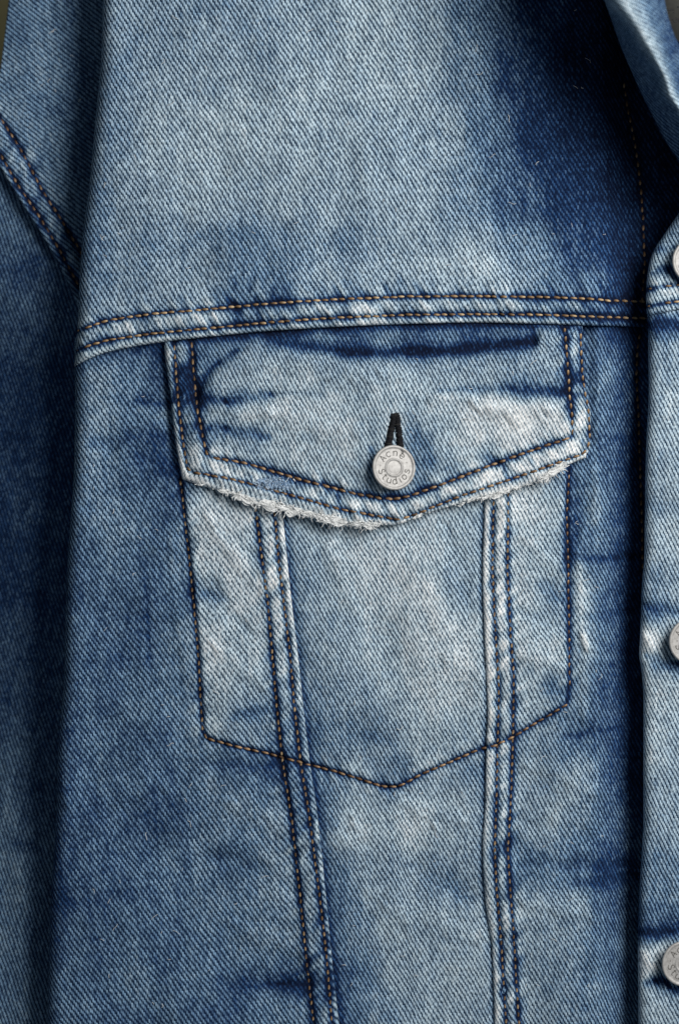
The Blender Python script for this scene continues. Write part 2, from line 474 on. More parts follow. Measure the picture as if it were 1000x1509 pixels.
ROWS = {}
def seam_fx(X, Y, rows, groove=1.6, pk=1.6, dye=0.34, pd=0.2, w=6.0, pw=15.0, seed=0):
    """stitch lines pull the cloth in: a groove, ripples across it, and dye left in the hollows, plus painted shadow outlines"""
    dh = np.zeros(X.shape); df = np.zeros(X.shape)
    for k, r in enumerate(rows):
        q = polyline(r, 2.0)
        D, SD, A = near(q, X, Y)
        n = noise2((A + 0.75 * SD) / 11.0, 0.5 + k * 5, 40 + seed) * 0.85 + 0.5 * noise2((A + 0.6 * SD) / 6.0, k * 3 + .5, 60 + seed)
        n2 = 0.75 + 0.25 * noise2(A / 30, k + 0.5, 70 + seed)
        dh += -1.5 * groove * np.exp(-(D / 4.0) ** 2) + 2.0 * pk * n * np.exp(-(D / pw) ** 2)
        df += -1.1 * dye * n2 * np.exp(-(D / w) ** 2) - .32 * np.exp(-(D / 3.0) ** 2) + 1.7 * pd * n * np.exp(-(D / pw) ** 2)  # narrow dark lines add shadow outlines round the stitches in colour
    return dh, df

def apply_strokes(X, Y, H, F, L):
    for (x0, y0, x1, y1, w, df, dh) in L:
        g = stroke(X, Y, x0, y0, x1, y1, w)
        F = F + df * g; H = H + dh * g
    return H, F

def interp_fun(X, Y, H):
    """bilinear-ish lookup of a sheet's height: nearest of the grid points, averaged"""
    xs = X.ravel(); ys = Y.ravel(); hs = H.ravel()
    cell = 8.0
    from collections import defaultdict
    d = defaultdict(list)
    for i, (a, b) in enumerate(zip((xs / cell).astype(int), (ys / cell).astype(int))):
        d[(a, b)].append(i)
    def f(x, y):
        out = []
        for a, b in zip(np.atleast_1d(x), np.atleast_1d(y)):
            c = []
            for i in (-1, 0, 1):
                for j in (-1, 0, 1):
                    c += d.get((int(a / cell) + i, int(b / cell) + j), [])
            if not c:
                out.append(0.0); continue
            c = np.array(c)
            w = 1.0 / ((xs[c] - a) ** 2 + (ys[c] - b) ** 2 + 0.5) ** 2
            out.append(float((w * hs[c]).sum() / w.sum()))
        return np.array(out)
    return f

# ---------------------------------------------------------------- the wall behind
wz = Z0
wy = 0.16
wall = mesh_obj("wall", [(-3, wy, -0.2), (3, wy, -0.2), (3, wy, 3), (-3, wy, 3)], [(0, 1, 2, 3)], WALLM, None, smooth=False, kind="structure")
wall["label"] = "plain olive wall behind the jacket"

# ---------------------------------------------------------------- the jacket
jacket = top("denim_jacket", (0, 0, Z0 - 0.24), "faded blue denim trucker jacket with a buttoned chest pocket flap", "jacket")

RAD = 23.0
TH = np.radians(np.array([128, 112, 100, 92, 85, 78, 71, 64, 57, 50, 43, 36, 29, 22, 15, 8]))
def left_fold(xl):
    """offset from the outline and drop for the cloth turning away at the jacket's side"""
    return RAD - RAD * np.sin(TH), -RAD * (1 - np.cos(TH))

def body_grid(xl, ybot_fn, ytop_fn, xr_fn, nx, ny, fold=True):
    s = np.linspace(0, 1, nx); t = np.linspace(0, 1, ny)
    off, drop = left_fold(0)
    m = len(off) if fold else 0
    X = np.zeros((ny, nx + m)); Y = np.zeros_like(X); DROP = np.zeros_like(X)
    Y[:] = (ytop_fn(300.0) + t * (ybot_fn(300.0) - ytop_fn(300.0)))[:, None]
    for _ in range(5):
        l = xl(Y); r = xr_fn(Y)
        if fold:
            X[:, :m] = l[:, :m] + off[None, :]
            X[:, m:] = l[:, m:] + RAD + s[None, :] * (r[:, m:] - l[:, m:] - RAD)
            DROP[:, :m] = drop[None, :]
        else:
            X[:] = l + s[None, :] * (r - l)
        yt = ytop_fn(X); yb = ybot_fn(X)
        Y = yt + t[:, None] * (yb - yt)
    return X, Y, DROP, m

pk_L = Curve1([(690, 262), (706, 266), (760, 272), (832, 280), (904, 287), (976, 293), (1030, 296), (1077, 299), (1100, 301)])
pk_R = Curve1([(690, 838), (760, 834), (823, 836), (928, 837.5), (1012, 838), (1060, 838)])
pk_B = Curve1([(260, 1078), (305, 1088), (348, 1100), (416, 1116), (492, 1136), (564, 1158), (586, 1159), (622, 1140), (706, 1103.6), (790, 1064.5), (834, 1038.5), (860, 1022)])
def pocket_mask(X, Y):
    d = np.minimum(np.minimum(X - pk_L(Y), pk_R(Y) - X), (pk_B(X) - Y) * .95)
    return sstep(-1.5, 4.5, d) * sstep(680, 700, Y)
# ---- side panel (left of the pocket)
SIDE_PTS = [(110,550,.5),(150,550,.55),(200,550,.48),(240,550,.3),(115,600,.5),(150,600,.6),(200,600,.5),(240,612,.58),(110,640,.5),(150,640,.55),(200,650,.46),(240,650,.36),
 (110,700,.5),(150,700,.56),(200,700,.46),(250,700,.33),(105,760,.45),(150,760,.56),(200,760,.52),(250,760,.42),(300,760,.75),(350,755,.75),(100,830,.42),(150,830,.5),(200,830,.45),(255,830,.5),(305,830,.72),(350,830,.72),
 (100,880,.4),(150,880,.45),(200,880,.42),(260,880,.45),(305,880,.55),(350,880,.75),(385,880,.75),(95,950,.4),(150,950,.45),(200,950,.45),(260,950,.52),(310,950,.76),(355,960,.64),(390,950,.66),
 (90,1020,.4),(150,1020,.45),(200,1020,.5),(265,1020,.5),(320,1020,.7),(370,1020,.6),(310,1060,.66),(350,1060,.5),(395,1060,.45),(90,1120,.38),(150,1120,.45),(200,1120,.4),(250,1120,.45),(300,1120,.5),(350,1130,.5),(395,1130,.42),
 (85,1200,.32),(130,1200,.4),(200,1200,.39),(250,1200,.4),(300,1200,.52),(350,1200,.55),(405,1200,.55),(80,1300,.3),(130,1300,.4),(200,1300,.4),(250,1300,.5),(300,1300,.5),(350,1300,.5),(410,1300,.62),
 (80,1400,.35),(130,1400,.45),(180,1400,.45),(230,1400,.4),(300,1400,.46),(350,1390,.52),(410,1390,.55),(430,1430,.45),(100,1450,.45),(200,1450,.5),(300,1450,.46),(350,1460,.4),(430,1450,.28),(100,1509,.45),(200,1509,.4),(300,1509,.42),(400,1509,.52),(430,1490,.5)]
SIDE_STROKES = [(305,760,375,860,10,.05,3.5),(300,850,370,940,9,-.07,-3),(310,950,395,1020,10,.05,3),(325,780,385,830,7,-.06,-2),(110,760,230,800,22,.02,4),(100,1180,240,1160,24,.02,4),(110,890,240,920,20,-.03,-3),(330,1180,420,1220,14,.05,4),(300,1260,420,1300,16,-.05,-3),(340,1360,440,1400,14,.04,3),(190,590,262,592,7,-.22,-2.5),(140,655,262,642,11,-.1,-2.5),(200,672,265,700,12,-.07,-1.5),(345,1057,415,1040,7,-.18,-2),(290,870,335,880,8,-.18,-2),(400,1450,484,1440,7,-.2,-3),(330,1455,420,1446,9,-.08,-2),
 (218,820,222,1020,3,-.1,-1.2),(120,980,260,968,10,-.06,-1),(60,1330,200,1322,12,-.05,-2),(300,1125,420,1128,10,-.12,-2),(250,780,275,1000,7,.06,1.5),(280,640,292,1060,6,-.06,0)]
def strip_H(X, Y, edge, sgn):
    """felled seam: two extra layers of cloth along the edge"""
    d = sgn * (edge(Y) - X)
    return 5.5 * (1 - sstep(34, 48, d)) - 2.6 * (1 - np.clip(d / 4.0, 0, 1)) ** 2, d

X, Y, DROP, nf = body_grid(side_left, lambda x: 1600 + 0 * x, lambda x: yoke_edge(x) - 42, cs_edge, 118, 390)
H = base_h(X, Y) * sstep(0, 60, X - side_left(Y)) + DROP
F = wash(SIDE_PTS, X, Y)
sh, d = strip_H(X, Y, cs_edge, 1)
H += sh
F += 0.06 * (1 - sstep(5, 13, d)) * sstep(700, 740, Y) + 0.03 * (1 - sstep(30, 40, d))
# the pocket bag behind lifts the cloth inside its stitching
pm = pocket_mask(X, Y)
H += 4.0 * pm; F += .09 * pm - .04
a, b_ = seam_fx(X, Y, [cs_st1, cs_st2], 2.4, 2.2, .48, .19, 4.8, 13, 1)
H += a; F += b_
a, b_ = seam_fx(X, Y, pocket_st, 1.8, 1.3, .22, .12, 5.5, 14, 2)
H += a; F += b_
F -= .14 * np.exp(-((Y - yoke_edge(X)) / 14) ** 2)  # darker below the yoke edge: its shadow painted on the panel
H, F = apply_strokes(X, Y, H, F, SIDE_STROKES)
F += .07 * fbm(X / 34, Y / 60, 11) + .05 * fbm(X / 12, Y / 14, 12)
under = sstep(6, 26, flap_B(np.clip(X, 262, 866)) - Y) * sstep(236, 262, X) * sstep(884, 862, X) * sstep(470, 480, Y)
H -= 9.0 * under
side_H = interp_fun(X, Y, H)
side = sheet("front_panel", X, Y, H, F, jacket, stretch=.93, rot=-4.0, skirts="r", depth=6.5, ref=nf + 30, label="front panel by the sleeve")

# ---- centre panel
CEN_PTS = [(430,800,.58),(470,800,.66),(520,800,.73),(580,800,.76),(640,800,.76),(690,800,.62),(440,860,.56),(490,860,.66),(560,860,.73),(620,860,.8),(680,860,.62),(450,950,.56),(500,950,.66),(560,950,.66),(620,950,.76),(690,950,.75),
 (460,1020,.5),(520,1020,.6),(580,1020,.66),(640,1020,.76),(700,1020,.7),(460,1080,.42),(500,1080,.5),(560,1080,.55),(620,1080,.66),(700,1080,.6),(475,1150,.48),(520,1150,.58),(580,1140,.46),(640,1130,.66),(700,1130,.56),
 (480,1200,.5),(520,1200,.72),(600,1200,.75),(660,1200,.7),(700,1200,.66),(490,1300,.46),(540,1300,.66),(600,1300,.66),(650,1300,.58),(700,1300,.65),(505,1380,.47),(530,1380,.54),(580,1380,.7),(650,1380,.7),(710,1380,.7),
 (510,1440,.4),(535,1440,.5),(580,1440,.64),(650,1440,.7),(715,1440,.7),(510,1509,.4),(560,1509,.55),(620,1509,.66),(700,1509,.66),(560,700,.7),(640,700,.72)]
sx, sy = grid(112, 390)
Y = yoke_edge(560) + 170 + sy * (1600 - yoke_edge(560) - 170)
X = cs_edge(Y) - 26 + sx * (ce_edge(Y) + 26 - cs_edge(Y) + 26)
H = base_h(X, Y)
F = wash(CEN_PTS, X, Y)
dl = X - cs_edge(Y); dr = ce_edge(Y) - X
pm = pocket_mask(X, Y)
H += 4.0 * pm; F += .05 * pm - .03
H -= 2.5 * np.exp(-(dl / 10) ** 2) * (dl > -30) + 2.0 * np.exp(-(dr / 7) ** 2)
F -= .34 * np.exp(-(np.maximum(dl, 0) / 8) ** 2) * (.8 + .2 * noise2(Y / 25, 1.5, 3)) + .22 * np.exp(-(np.maximum(dr, 0) / 6) ** 2)  # left edge: dye in the crease; right edge: seam's cast shadow painted in
a, b_ = seam_fx(X, Y, pocket_st, 1.8, 1.5, .3, .14, 5.5, 15, 4)
H += a; F += b_
H, F = apply_strokes(X, Y, H, F, [(470,1250,520,1210,12,.06,4),(560,1180,690,1210,22,.03,4),(660,780,690,900,12,-.05,-3),(480,800,520,900,12,.04,3),(560,1330,700,1380,20,.03,4),(600,1275,690,1320,16,-.07,-3),(640,960,710,1010,14,.03,3),(500,1240,640,1215,18,.06,2),(630,860,650,930,10,.06,1.5),(470,1068,560,1086,12,-.08,-2)])
F += .06 * fbm(X / 34, Y / 60, 21) + .05 * fbm(X / 12, Y / 14, 22)
under = sstep(6, 26, flap_B(np.clip(X, 262, 866)) - Y) * sstep(236, 262, X) * sstep(884, 862, X) * sstep(470, 480, Y)
H -= 9.0 * under
cen_H = interp_fun(X, Y, H)
centre = sheet("front_panel", X, Y, H, F, jacket, rot=1.5, label="middle front panel below the pocket flap")

# ---- right panel
RGT_PTS = [(880,520,.42),(910,520,.24),(885,600,.46),(920,600,.28),(870,700,.5),(850,700,.45),(900,700,.38),(930,700,.2),(775,760,.75),(815,760,.7),(845,760,.35),(870,760,.58),(900,760,.38),(930,760,.2),(770,800,.7),(810,800,.64),(842,800,.26),(865,800,.5),(890,800,.46),(920,800,.24),  # low values near the placket put part of its cast shadow into the colour
 (780,870,.75),(810,875,.56),(855,870,.7),(890,870,.38),(930,870,.18),(780,950,.75),(820,950,.66),(850,950,.58),(870,950,.66),(895,950,.38),(930,950,.18),(780,1010,.7),(815,1010,.5),(850,1010,.55),(890,1010,.38),(930,1010,.18),(770,1080,.62),(810,1080,.64),(840,1080,.5),(880,1080,.4),(930,1080,.18),
 (770,1150,.7),(820,1150,.6),(860,1150,.54),(900,1150,.34),(940,1150,.18),(770,1200,.66),(800,1200,.66),(850,1200,.6),(900,1200,.4),(770,1280,.48),(800,1280,.5),(850,1280,.45),(900,1280,.33),(770,1350,.66),(800,1350,.66),(850,1350,.6),(900,1350,.4),(770,1450,.66),(820,1450,.6),(870,1450,.54),(910,1450,.42),(770,1509,.66),(870,1509,.54),(910,1509,.42)]
sx, sy = grid(118, 390)
Y = 440 + sy * (1600 - 440)
X = ce_edge(Y) + sx * (1075 - ce_edge(Y))
H = base_h(X, Y)
F = wash(RGT_PTS, X, Y)
sh, d = strip_H(X, Y, ce_edge, -1)
H += sh
pm = pocket_mask(X, Y)
H += 4.0 * pm; F += .08 * pm - .04
F += 0.12 * (1 - sstep(2, 9, d)) + .12 * (1 - sstep(32, 42, d))
a, b_ = seam_fx(X, Y, [ce_st1, ce_st2], 2.4, 2.2, .48, .19, 4.6, 13, 5)
H += a; F += b_
a, b_ = seam_fx(X, Y, pocket_st, 1.8, 1.3, .26, .14, 5.0, 14, 6)
H += a; F += b_
a, b_ = seam_fx(X, Y, [gap_st2], 1.0, .8, .1, .08, 4.0, 12, 7)
H += a; F += b_
F -= .12 * np.exp(-((Y - yoke_edge(X)) / 14) ** 2)  # tone drops under the yoke edge, painting its shadow here as well
H, F = apply_strokes(X, Y, H, F, [(835,822,945,822,8,-.17,-3),(830,1082,905,1075,7,-.16,-2.5),(757,1276,945,1274,8,-.1,-3),(850,1300,945,1288,7,-.12,-2),(851,820,862,960,8,.2,3.5),(862,940,857,1060,9,.12,3),(862,780,852,850,8,.05,2),
  (770,790,830,850,10,.04,3),(765,900,830,930,9,-.05,-2.5),(770,960,830,990,9,.04,3),(780,1130,900,1170,14,.05,4),(780,1215,900,1240,12,-.04,-3),(770,1330,900,1360,14,.04,4),(905,520,878,570,12,.14,3.5),(836,700,838,1000,5,-.1,-1),(845,690,848,790,7,-.12,-2),(800,860,825,885,12,-.12,-2),(800,1005,826,1022,12,-.16,-2),(870,1120,800,1230,14,.1,3),(930,900,860,912,7,-.1,-2),(880,700,872,770,8,.1,3)])
F += .06 * fbm(X / 34, Y / 60, 31) + .05 * fbm(X / 12, Y / 14, 32)
under = sstep(6, 26, flap_B(np.clip(X, 262, 866)) - Y) * sstep(236, 262, X) * sstep(884, 862, X) * sstep(470, 480, Y)
H -= 9.0 * under
rgt_H = interp_fun(X, Y, H)
right = sheet("front_panel", X, Y, H, F, jacket, rot=2.0, skirts="l", depth=6.5, label="front panel beside the button placket")

# ---- yoke
YOKE_PTS = [(160,0,.6),(250,0,.62),(350,0,.62),(450,0,.68),(550,0,.72),(620,0,.68),(700,0,.48),(800,0,.28),(900,0,.14),(150,100,.6),(250,100,.66),(350,100,.66),(450,100,.7),(550,100,.72),(620,100,.72),(690,100,.56),(760,100,.31),(850,100,.15),(920,100,.14),  # low values at right: unfaded dye plus the collar's shadow painted in
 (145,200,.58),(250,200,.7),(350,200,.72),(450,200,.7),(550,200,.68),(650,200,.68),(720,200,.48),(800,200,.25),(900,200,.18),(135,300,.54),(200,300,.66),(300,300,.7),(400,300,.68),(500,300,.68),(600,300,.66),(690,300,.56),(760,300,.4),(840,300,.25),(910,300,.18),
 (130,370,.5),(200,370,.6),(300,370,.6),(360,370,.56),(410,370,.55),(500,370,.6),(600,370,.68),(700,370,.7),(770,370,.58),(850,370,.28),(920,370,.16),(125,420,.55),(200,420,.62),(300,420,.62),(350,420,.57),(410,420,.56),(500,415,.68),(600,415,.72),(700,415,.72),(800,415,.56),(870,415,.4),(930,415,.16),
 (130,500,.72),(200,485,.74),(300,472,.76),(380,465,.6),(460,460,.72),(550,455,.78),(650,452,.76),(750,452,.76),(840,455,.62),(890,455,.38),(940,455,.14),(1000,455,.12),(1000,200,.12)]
X, Y, DROP, nf = body_grid(yoke_left, lambda x: yoke_edge(x), lambda x: -130 + 0 * x, lambda y: 1075 + 0 * y, 285, 200)
H = base_h(X, Y) * sstep(0, 60, X - yoke_left(Y)) + DROP
eb = yoke_edge(X) - Y
H += 13.0 * (1 - sstep(40, 120, eb)) - 3.5 * (1 - np.clip(eb / 4.5, 0, 1)) ** 2 + 1.5 * sstep(46, 40, eb)
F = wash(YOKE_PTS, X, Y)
band = sstep(6, 10, eb) * (1 - sstep(38, 46, eb))
rib = .75 * noise2((X + .55 * eb) / 9.0, 4.5, 140) + .65 * noise2((X + .5 * eb) / 5.0, 9.5, 141)
F += .08 * (1 - sstep(3, 10, eb)) + (.13 + .12 * sstep(480, 400, X)) * rib * band * sstep(1000, 860, X); H += 1.8 * rib * band + 2.0 * np.exp(-((eb - 25) / 9) ** 2)
up = sstep(40, 46, eb) * (1 - sstep(48, 78, eb + 12 * noise2(X / 9, 3.5, 142)))
F += .2 * (noise2((X + .6 * eb) / 8, 6.5, 143) - .35) * up; H += 1.5 * noise2((X + .6 * eb) / 8, 6.5, 143) * up
a, b_ = seam_fx(X, Y, [yoke_st1, yoke_st2], 2.4, 1.9, .5, .2, 5.0, 13, 9)
H += a; F += b_
a, b_ = seam_fx(X, Y, [gap_st], 1.0, .8, .08, .06, 4, 12, 10)
H += a; F += b_
H, F = apply_strokes(X, Y, H, F, [(342,428,348,398,4,-.14,-2),(366,428,372,402,4,-.12,-2),(386,430,392,388,4,-.12,-2),(404,430,410,404,4,-.12,-2),(424,430,430,410,4,-.1,-1.5),(342,440,350,470,6,-.16,-2),(376,440,382,470,5,-.16,-2),(397,438,402,470,5,-.14,-2),
  (860,400,868,440,6,.12,2),(885,405,892,440,5,.1,2),(850,420,856,450,5,-.1,-2),(878,430,884,470,5,-.12,-2),(600,380,720,392,16,.05,3),(640,370,500,350,18,-.03,-2),(250,350,420,330,22,-.03,-3),(180,250,420,180,40,.02,3)])
F -= .05
F += .05 * fbm(X / 40, Y / 70, 41) + .04 * fbm(X / 12, Y / 14, 42)
yoke_H = interp_fun(X, Y, H)
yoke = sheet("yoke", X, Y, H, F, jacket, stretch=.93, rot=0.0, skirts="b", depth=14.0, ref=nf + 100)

# ---- pocket flap
FLAP_PTS = [(246,510,.85),(270,510,.6),(300,505,.42),(350,495,.3),(420,492,.3),(520,496,.36),(620,496,.36),(700,492,.34),(770,494,.42),(800,500,.62),(832,500,.5),(850,500,.62),(300,535,.42),(340,535,.62),(370,520,.6),(420,530,.62),(480,545,.6),(560,550,.62),(640,548,.6),(710,540,.6),(770,540,.58),(805,535,.62),(845,540,.48),
 (270,550,.36),(300,560,.5),(330,560,.72),(400,560,.74),(450,560,.74),(520,570,.66),(600,570,.7),(700,560,.66),(770,560,.52),(830,560,.46),(272,585,.24),(300,590,.34),(350,590,.55),(400,598,.72),(500,590,.75),(560,590,.76),(640,600,.76),(720,600,.82),(800,602,.8),(838,590,.5),
 (277,610,.66),(310,610,.72),(360,608,.76),(430,620,.76),(500,620,.76),(560,625,.7),(640,625,.66),(700,630,.88),(760,625,.92),(820,620,.9),(860,610,.8),(278,640,.5),(315,640,.42),(360,645,.56),(430,645,.74),(500,650,.76),(620,650,.62),(680,655,.76),(750,645,.84),(810,635,.84),(858,640,.86),
 (280,670,.84),(310,665,.8),(350,668,.66),(420,680,.72),(500,690,.74),(540,700,.66),(620,690,.48),(660,690,.66),(720,675,.66),(290,695,.88),(330,695,.8),(380,705,.72),(440,722,.72),(500,738,.76),(560,750,.8),(600,750,.82),(660,728,.84),(720,706,.86),(780,682,.86),(840,660,.9)]
sx, sy = grid(216, 108)
Y = 452 + sy * 250; X = np.zeros_like(Y)
for _ in range(7):
    X = flap_L(Y) + sx * (flap_R(Y) - flap_L(Y))
    Y = 452 + sy * (flap_B(X) - 452)
H = base_h(X, Y) * .6 + 11.0
dL = X - flap_L(Y); dR = flap_R(Y) - X; dB = flap_B(X) - Y
top_line = Curve1([(240, 640), (285, 590), (320, 536), (348, 514), (384, 501), (440, 512), (520, 522), (600, 527), (678, 517), (738, 510), (784, 506), (800, 480), (880, 470)])
H += 8.0 * sstep(-4, 20, Y - top_line(X)) * sstep(6, 40, dL) * sstep(6, 40, dR)
H += 7.0 * np.exp(-(((X - 560) / 200) ** 2 + ((Y - 600) / 60) ** 2))
dm = np.minimum(np.minimum(dL, dR), dB)
H += 2.2 * (1 - sstep(26, 34, dm)) + 3.0 * sstep(0, 24, Y - 660) * 0 - 4.0 * (1 - np.clip(dm / 5.5, 0, 1)) ** 2
F = wash(FLAP_PTS, X, Y, soft=18)
F += .12 * (1 - sstep(3, 9, dm)) * sstep(520, 560, Y) + .08 * (1 - sstep(3, 8, dL))
a, b_ = seam_fx(X, Y, [flap_so], 1.8, 1.6, .34, .18, 4.2, 13, 13)
H += a; F += b_
a, b_ = seam_fx(X, Y, [flap_si], 2.6, 2.0, .5, .2, 6.0, 14, 14)
H += a; F += b_
F -= .35 * np.exp(-((Y - yoke_edge(X) - 2) / 7) ** 2)  # the yoke edge's shadow, painted dark across the top of the flap
FS = [(548,700,470,668,9,.03,2.2),(548,672,480,640,8,.02,1.8),(612,700,700,668,9,.03,2.2),(614,672,690,640,8,.02,1.8),(310,600,420,612,10,.03,3),(700,600,840,606,14,.03,4),(480,560,610,556,9,.02,2.5),(360,535,560,548,14,.02,3),(640,590,800,596,13,.06,4),(400,610,520,640,16,.02,3),(255,588,330,590,6,-.26,-2.5),(330,590,400,582,7,-.3,-2.5),(400,582,480,582,4,-.14,-1),(262,622,330,632,7,-.26,-2.5),(320,632,390,648,8,-.3,-3),(650,575,760,572,6,-.24,-2.5),(740,573,856,580,8,-.36,-3.5),
 (345,515,318,538,6,-.34,-2),(318,538,285,585,7,-.3,-2),(786,482,788,506,3,-.32,-3),
 (602,612,640,690,10,-.18,-1.5),(560,615,530,625,5,-.16,-1),(600,600,640,588,6,-.1,-1),(545,660,548,720,6,-.2,-1),(560,728,620,722,7,-.3,-1),(650,690,730,672,8,-.12,-1),(450,640,520,700,14,-.06,-1.5),(268,540,275,570,8,-.2,-1),(280,545,300,600,8,-.16,-1),(835,545,860,560,8,-.2,-1.5)]
H, F = apply_strokes(X, Y, H, F, FS)
H += 3.0 * np.exp(-((dB - 17) / 8) ** 2) * sstep(10, 40, dL) * sstep(10, 40, dR)
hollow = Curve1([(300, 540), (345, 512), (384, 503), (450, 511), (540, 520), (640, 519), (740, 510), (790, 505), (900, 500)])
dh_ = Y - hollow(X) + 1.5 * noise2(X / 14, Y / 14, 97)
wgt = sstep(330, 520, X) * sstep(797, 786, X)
F -= wgt * (.40 * np.exp(-(dh_ / np.where(dh_ < 0, 10.0, 7.5)) ** 2) + .1 * np.exp(-(dh_ / 18) ** 2))  # dark band: shade of the flap's top hollow painted into the colour
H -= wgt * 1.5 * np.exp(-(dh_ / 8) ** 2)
for k in range(46):      # pale worn ribs across the folded border
    s_ = polyline(flap_so, 1.0); m_ = s_[int(len(s_) * (0.17 + 0.68 * (k + random.random()) / 46))]
    g = stroke(X, Y, m_[0] + 2, m_[1] - 22, m_[0] + 6, m_[1] - 6, 3.0) * (dB < 40)
    F += random.choice((-.34, -.22, .12, .16)) * g
F += .05 * fbm(X / 30, Y / 40, 51) + .05 * fbm(X / 12, Y / 14, 52)
H -= 10.0 * sstep(9, -5, Y - yoke_edge(X))      # the top edge is pressed flat under the yoke
flap_Hf = interp_fun(X, Y, H)
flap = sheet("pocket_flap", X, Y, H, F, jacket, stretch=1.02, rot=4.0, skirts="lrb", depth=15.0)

# ---- button placket, upper layer with its seam, and lower strip
plk_seam = Curve1([(900, 472), (954, 466), (962, 463.5), (979, 459.5), (1000, 455.5), (1150, 436)])
def placket_h(X, Y):
    d = X - plk_L(Y)
    R = 17.0
    arc = np.where(d < R, -(R - np.sqrt(np.maximum(R * R - np.clip(R - d, 0, R) ** 2, 0))), 0)
    return 24 + arc + 3.5 * noise2(X / 60, Y / 75, 77) + 1.2 * noise2(X / 22, Y / 26, 78)
PLK_PTS = [(985,345,.55),(960,400,.6),(985,395,.66),(1000,360,.6),(960,440,.72),(1000,440,.74),(970,482,.3),(1000,482,.34),(960,520,.56),(1000,515,.6),(960,600,.66),(1000,600,.7),(960,700,.62),(1000,700,.66),(960,800,.66),(1000,800,.7),(960,860,.56),(1000,860,.6),(960,905,.46),(955,940,.86),(985,925,.7),(960,1000,.76),(1000,1010,.7),(960,1100,.7),(1000,1100,.66),(960,1200,.6),(1000,1200,.6),(960,1300,.48),(1000,1300,.52),(955,1375,.3),(980,1365,.36),(955,1415,.8),(975,1400,.8),(955,1480,.7),(1000,1480,.6),(1000,1509,.6)]
PLK_STROKES = [(963,373,988,368,4,-.34,-2),(960,407,985,393,4.5,-.34,-2.5),(985,400,1000,418,7,-.3,-1),(950,893,1010,906,8,-.2,-3),(955,968,992,978,9,-.46,-4),(985,978,1010,990,9,-.4,-2),(947,1374,1010,1372,11,-.3,-3),(958,1416,966,1412,4,-.1,-1),(945,1452,962,1450,5,-.34,-3),(960,1448,985,1446,7,-.5,-3),(985,1455,1010,1462,9,-.5,-2),(956,476,1010,480,9,-.2,-1),(950,935,968,960,8,.08,3),(945,1405,960,1430,8,.08,3),(945,740,1010,750,10,-.1,-2)]
def placket_piece(y_top, y_bot, ny, lift, name, lab, skirts):
    ds = np.concatenate([[-0.0, .3, 1.2, 2.6, 4.5, 7, 10, 13.5, 17], np.linspace(20, 215, 66)])
    X = np.zeros((ny, len(ds) + 2)); Y = np.zeros_like(X)
    t = np.linspace(0, 1, ny)
    X[:] = 1000
    for _ in range(6):
        yt = y_top(X); yb = y_bot(X)
        Y = yt + t[:, None] * (yb - yt)
        l = plk_L(Y)
        X[:, 2:] = l[:, 2:] + ds[None, :]
        X[:, 1] = l[:, 1] + 3; X[:, 0] = l[:, 0] + 16
    H = placket_h(np.maximum(X, plk_L(Y)), Y) + lift
    H[:, 1] = H[:, 2] - 6; H[:, 0] = H[:, 2] - 34
    F = wash(PLK_PTS, X, Y, soft=16)
    if lift > 0:
        a, b_ = seam_fx(X, Y, PROWS, 2.0, 1.4, .34, .2, 4.4, 12, 15)
        H += a; F += b_
        e = plk_seam(X) - Y
        H -= 2.5 * (1 - np.clip(e / 4, 0, 1)) ** 2
    H, F = apply_strokes(X, Y, H, F, PLK_STROKES)
    F += .06 * fbm(X / 30, Y / 50, 55) + .05 * fbm(X / 12, Y / 14, 56)
    f = interp_fun(X, Y, H)
    return sheet(name, X, Y, H, F, jacket, rot=6.0, skirts=skirts, depth=7, label=lab, stretch=1.04), f
PROWS = [[(953, 427), (971, 422.6), (1000, 420), (1100, 409)], [(952, 452), (971, 448), (1000, 444), (1100, 432)]]
placket, plk_Hf = placket_piece(lambda x: plk_seam(x) - 14, lambda x: 1600 + 0 * x, 380, 0.0, "button_placket", None, "")
placket_top, plkt_Hf = placket_piece(lambda x: 210 + 0 * x, plk_seam, 90, 6.5, "placket_yoke", None, "b")

# ---- shoulder and sleeve behind the folded side
sh_edge = Curve1([(-120, 60), (0, 245), (30, 295), (65, 350), (100, 415), (115, 450), (160, 540), (220, 640)])
sx, sy = grid(100, 170)
shl = Curve1([(-160, 34), (0, 14), (60, 7), (110, 0), (160, -12), (260, -60), (420, -120), (700, -160)])
X = np.zeros_like(sx); Y = -130 + sy * 500
for _ in range(7):
    X = shl(Y) + sx * (225 - shl(Y))
    Y = -130 + sy * (sh_edge(X) + 130)
H = -98 + 5 * noise2(X / 90, Y / 130, 33) - 14 * sstep(70, 0, X) * sstep(300, 0, Y) + 10 * sstep(90, 20, X)
es = sh_edge(X) - Y
edn = es * 0.52
H += 6 * (1 - sstep(28, 40, edn)) - 2.5 * (1 - np.clip(edn / 4, 0, 1)) ** 2
F = wash([(20,20,.44),(70,20,.47),(120,20,.4),(20,120,.48),(70,120,.46),(120,120,.36),(30,220,.52),(80,220,.45),(120,220,.34),(100,320,.42),(80,300,.5),(110,400,.4)], X, Y)  # lower values beside the fold put its shade into the colour
sh1 = [(-30, 120), (0, 172), (30, 219), (65, 285), (95, 331), (122, 376), (150, 430)]
sh2 = [(-30, 172), (0, 226), (25, 270), (60, 322), (90, 372), (115, 418), (145, 480)]
a, b_ = seam_fx(X, Y, [sh1, sh2], 2.2, 1.6, .34, .22, 5, 13, 17)
H += a; F += b_
H, F = apply_strokes(X, Y, H, F, [(76,318,90,306,4,-.3,-2),(60,290,72,282,4,-.2,-2),(92,350,105,340,5,-.26,-2)])
F += .06 * fbm(X / 30, Y / 40, 57)
sh_Hf = interp_fun(X, Y, H)
shoulder = sheet("shoulder_panel", X, Y, H, F, jacket, rot=-18.0, skirts="lb", depth=8)

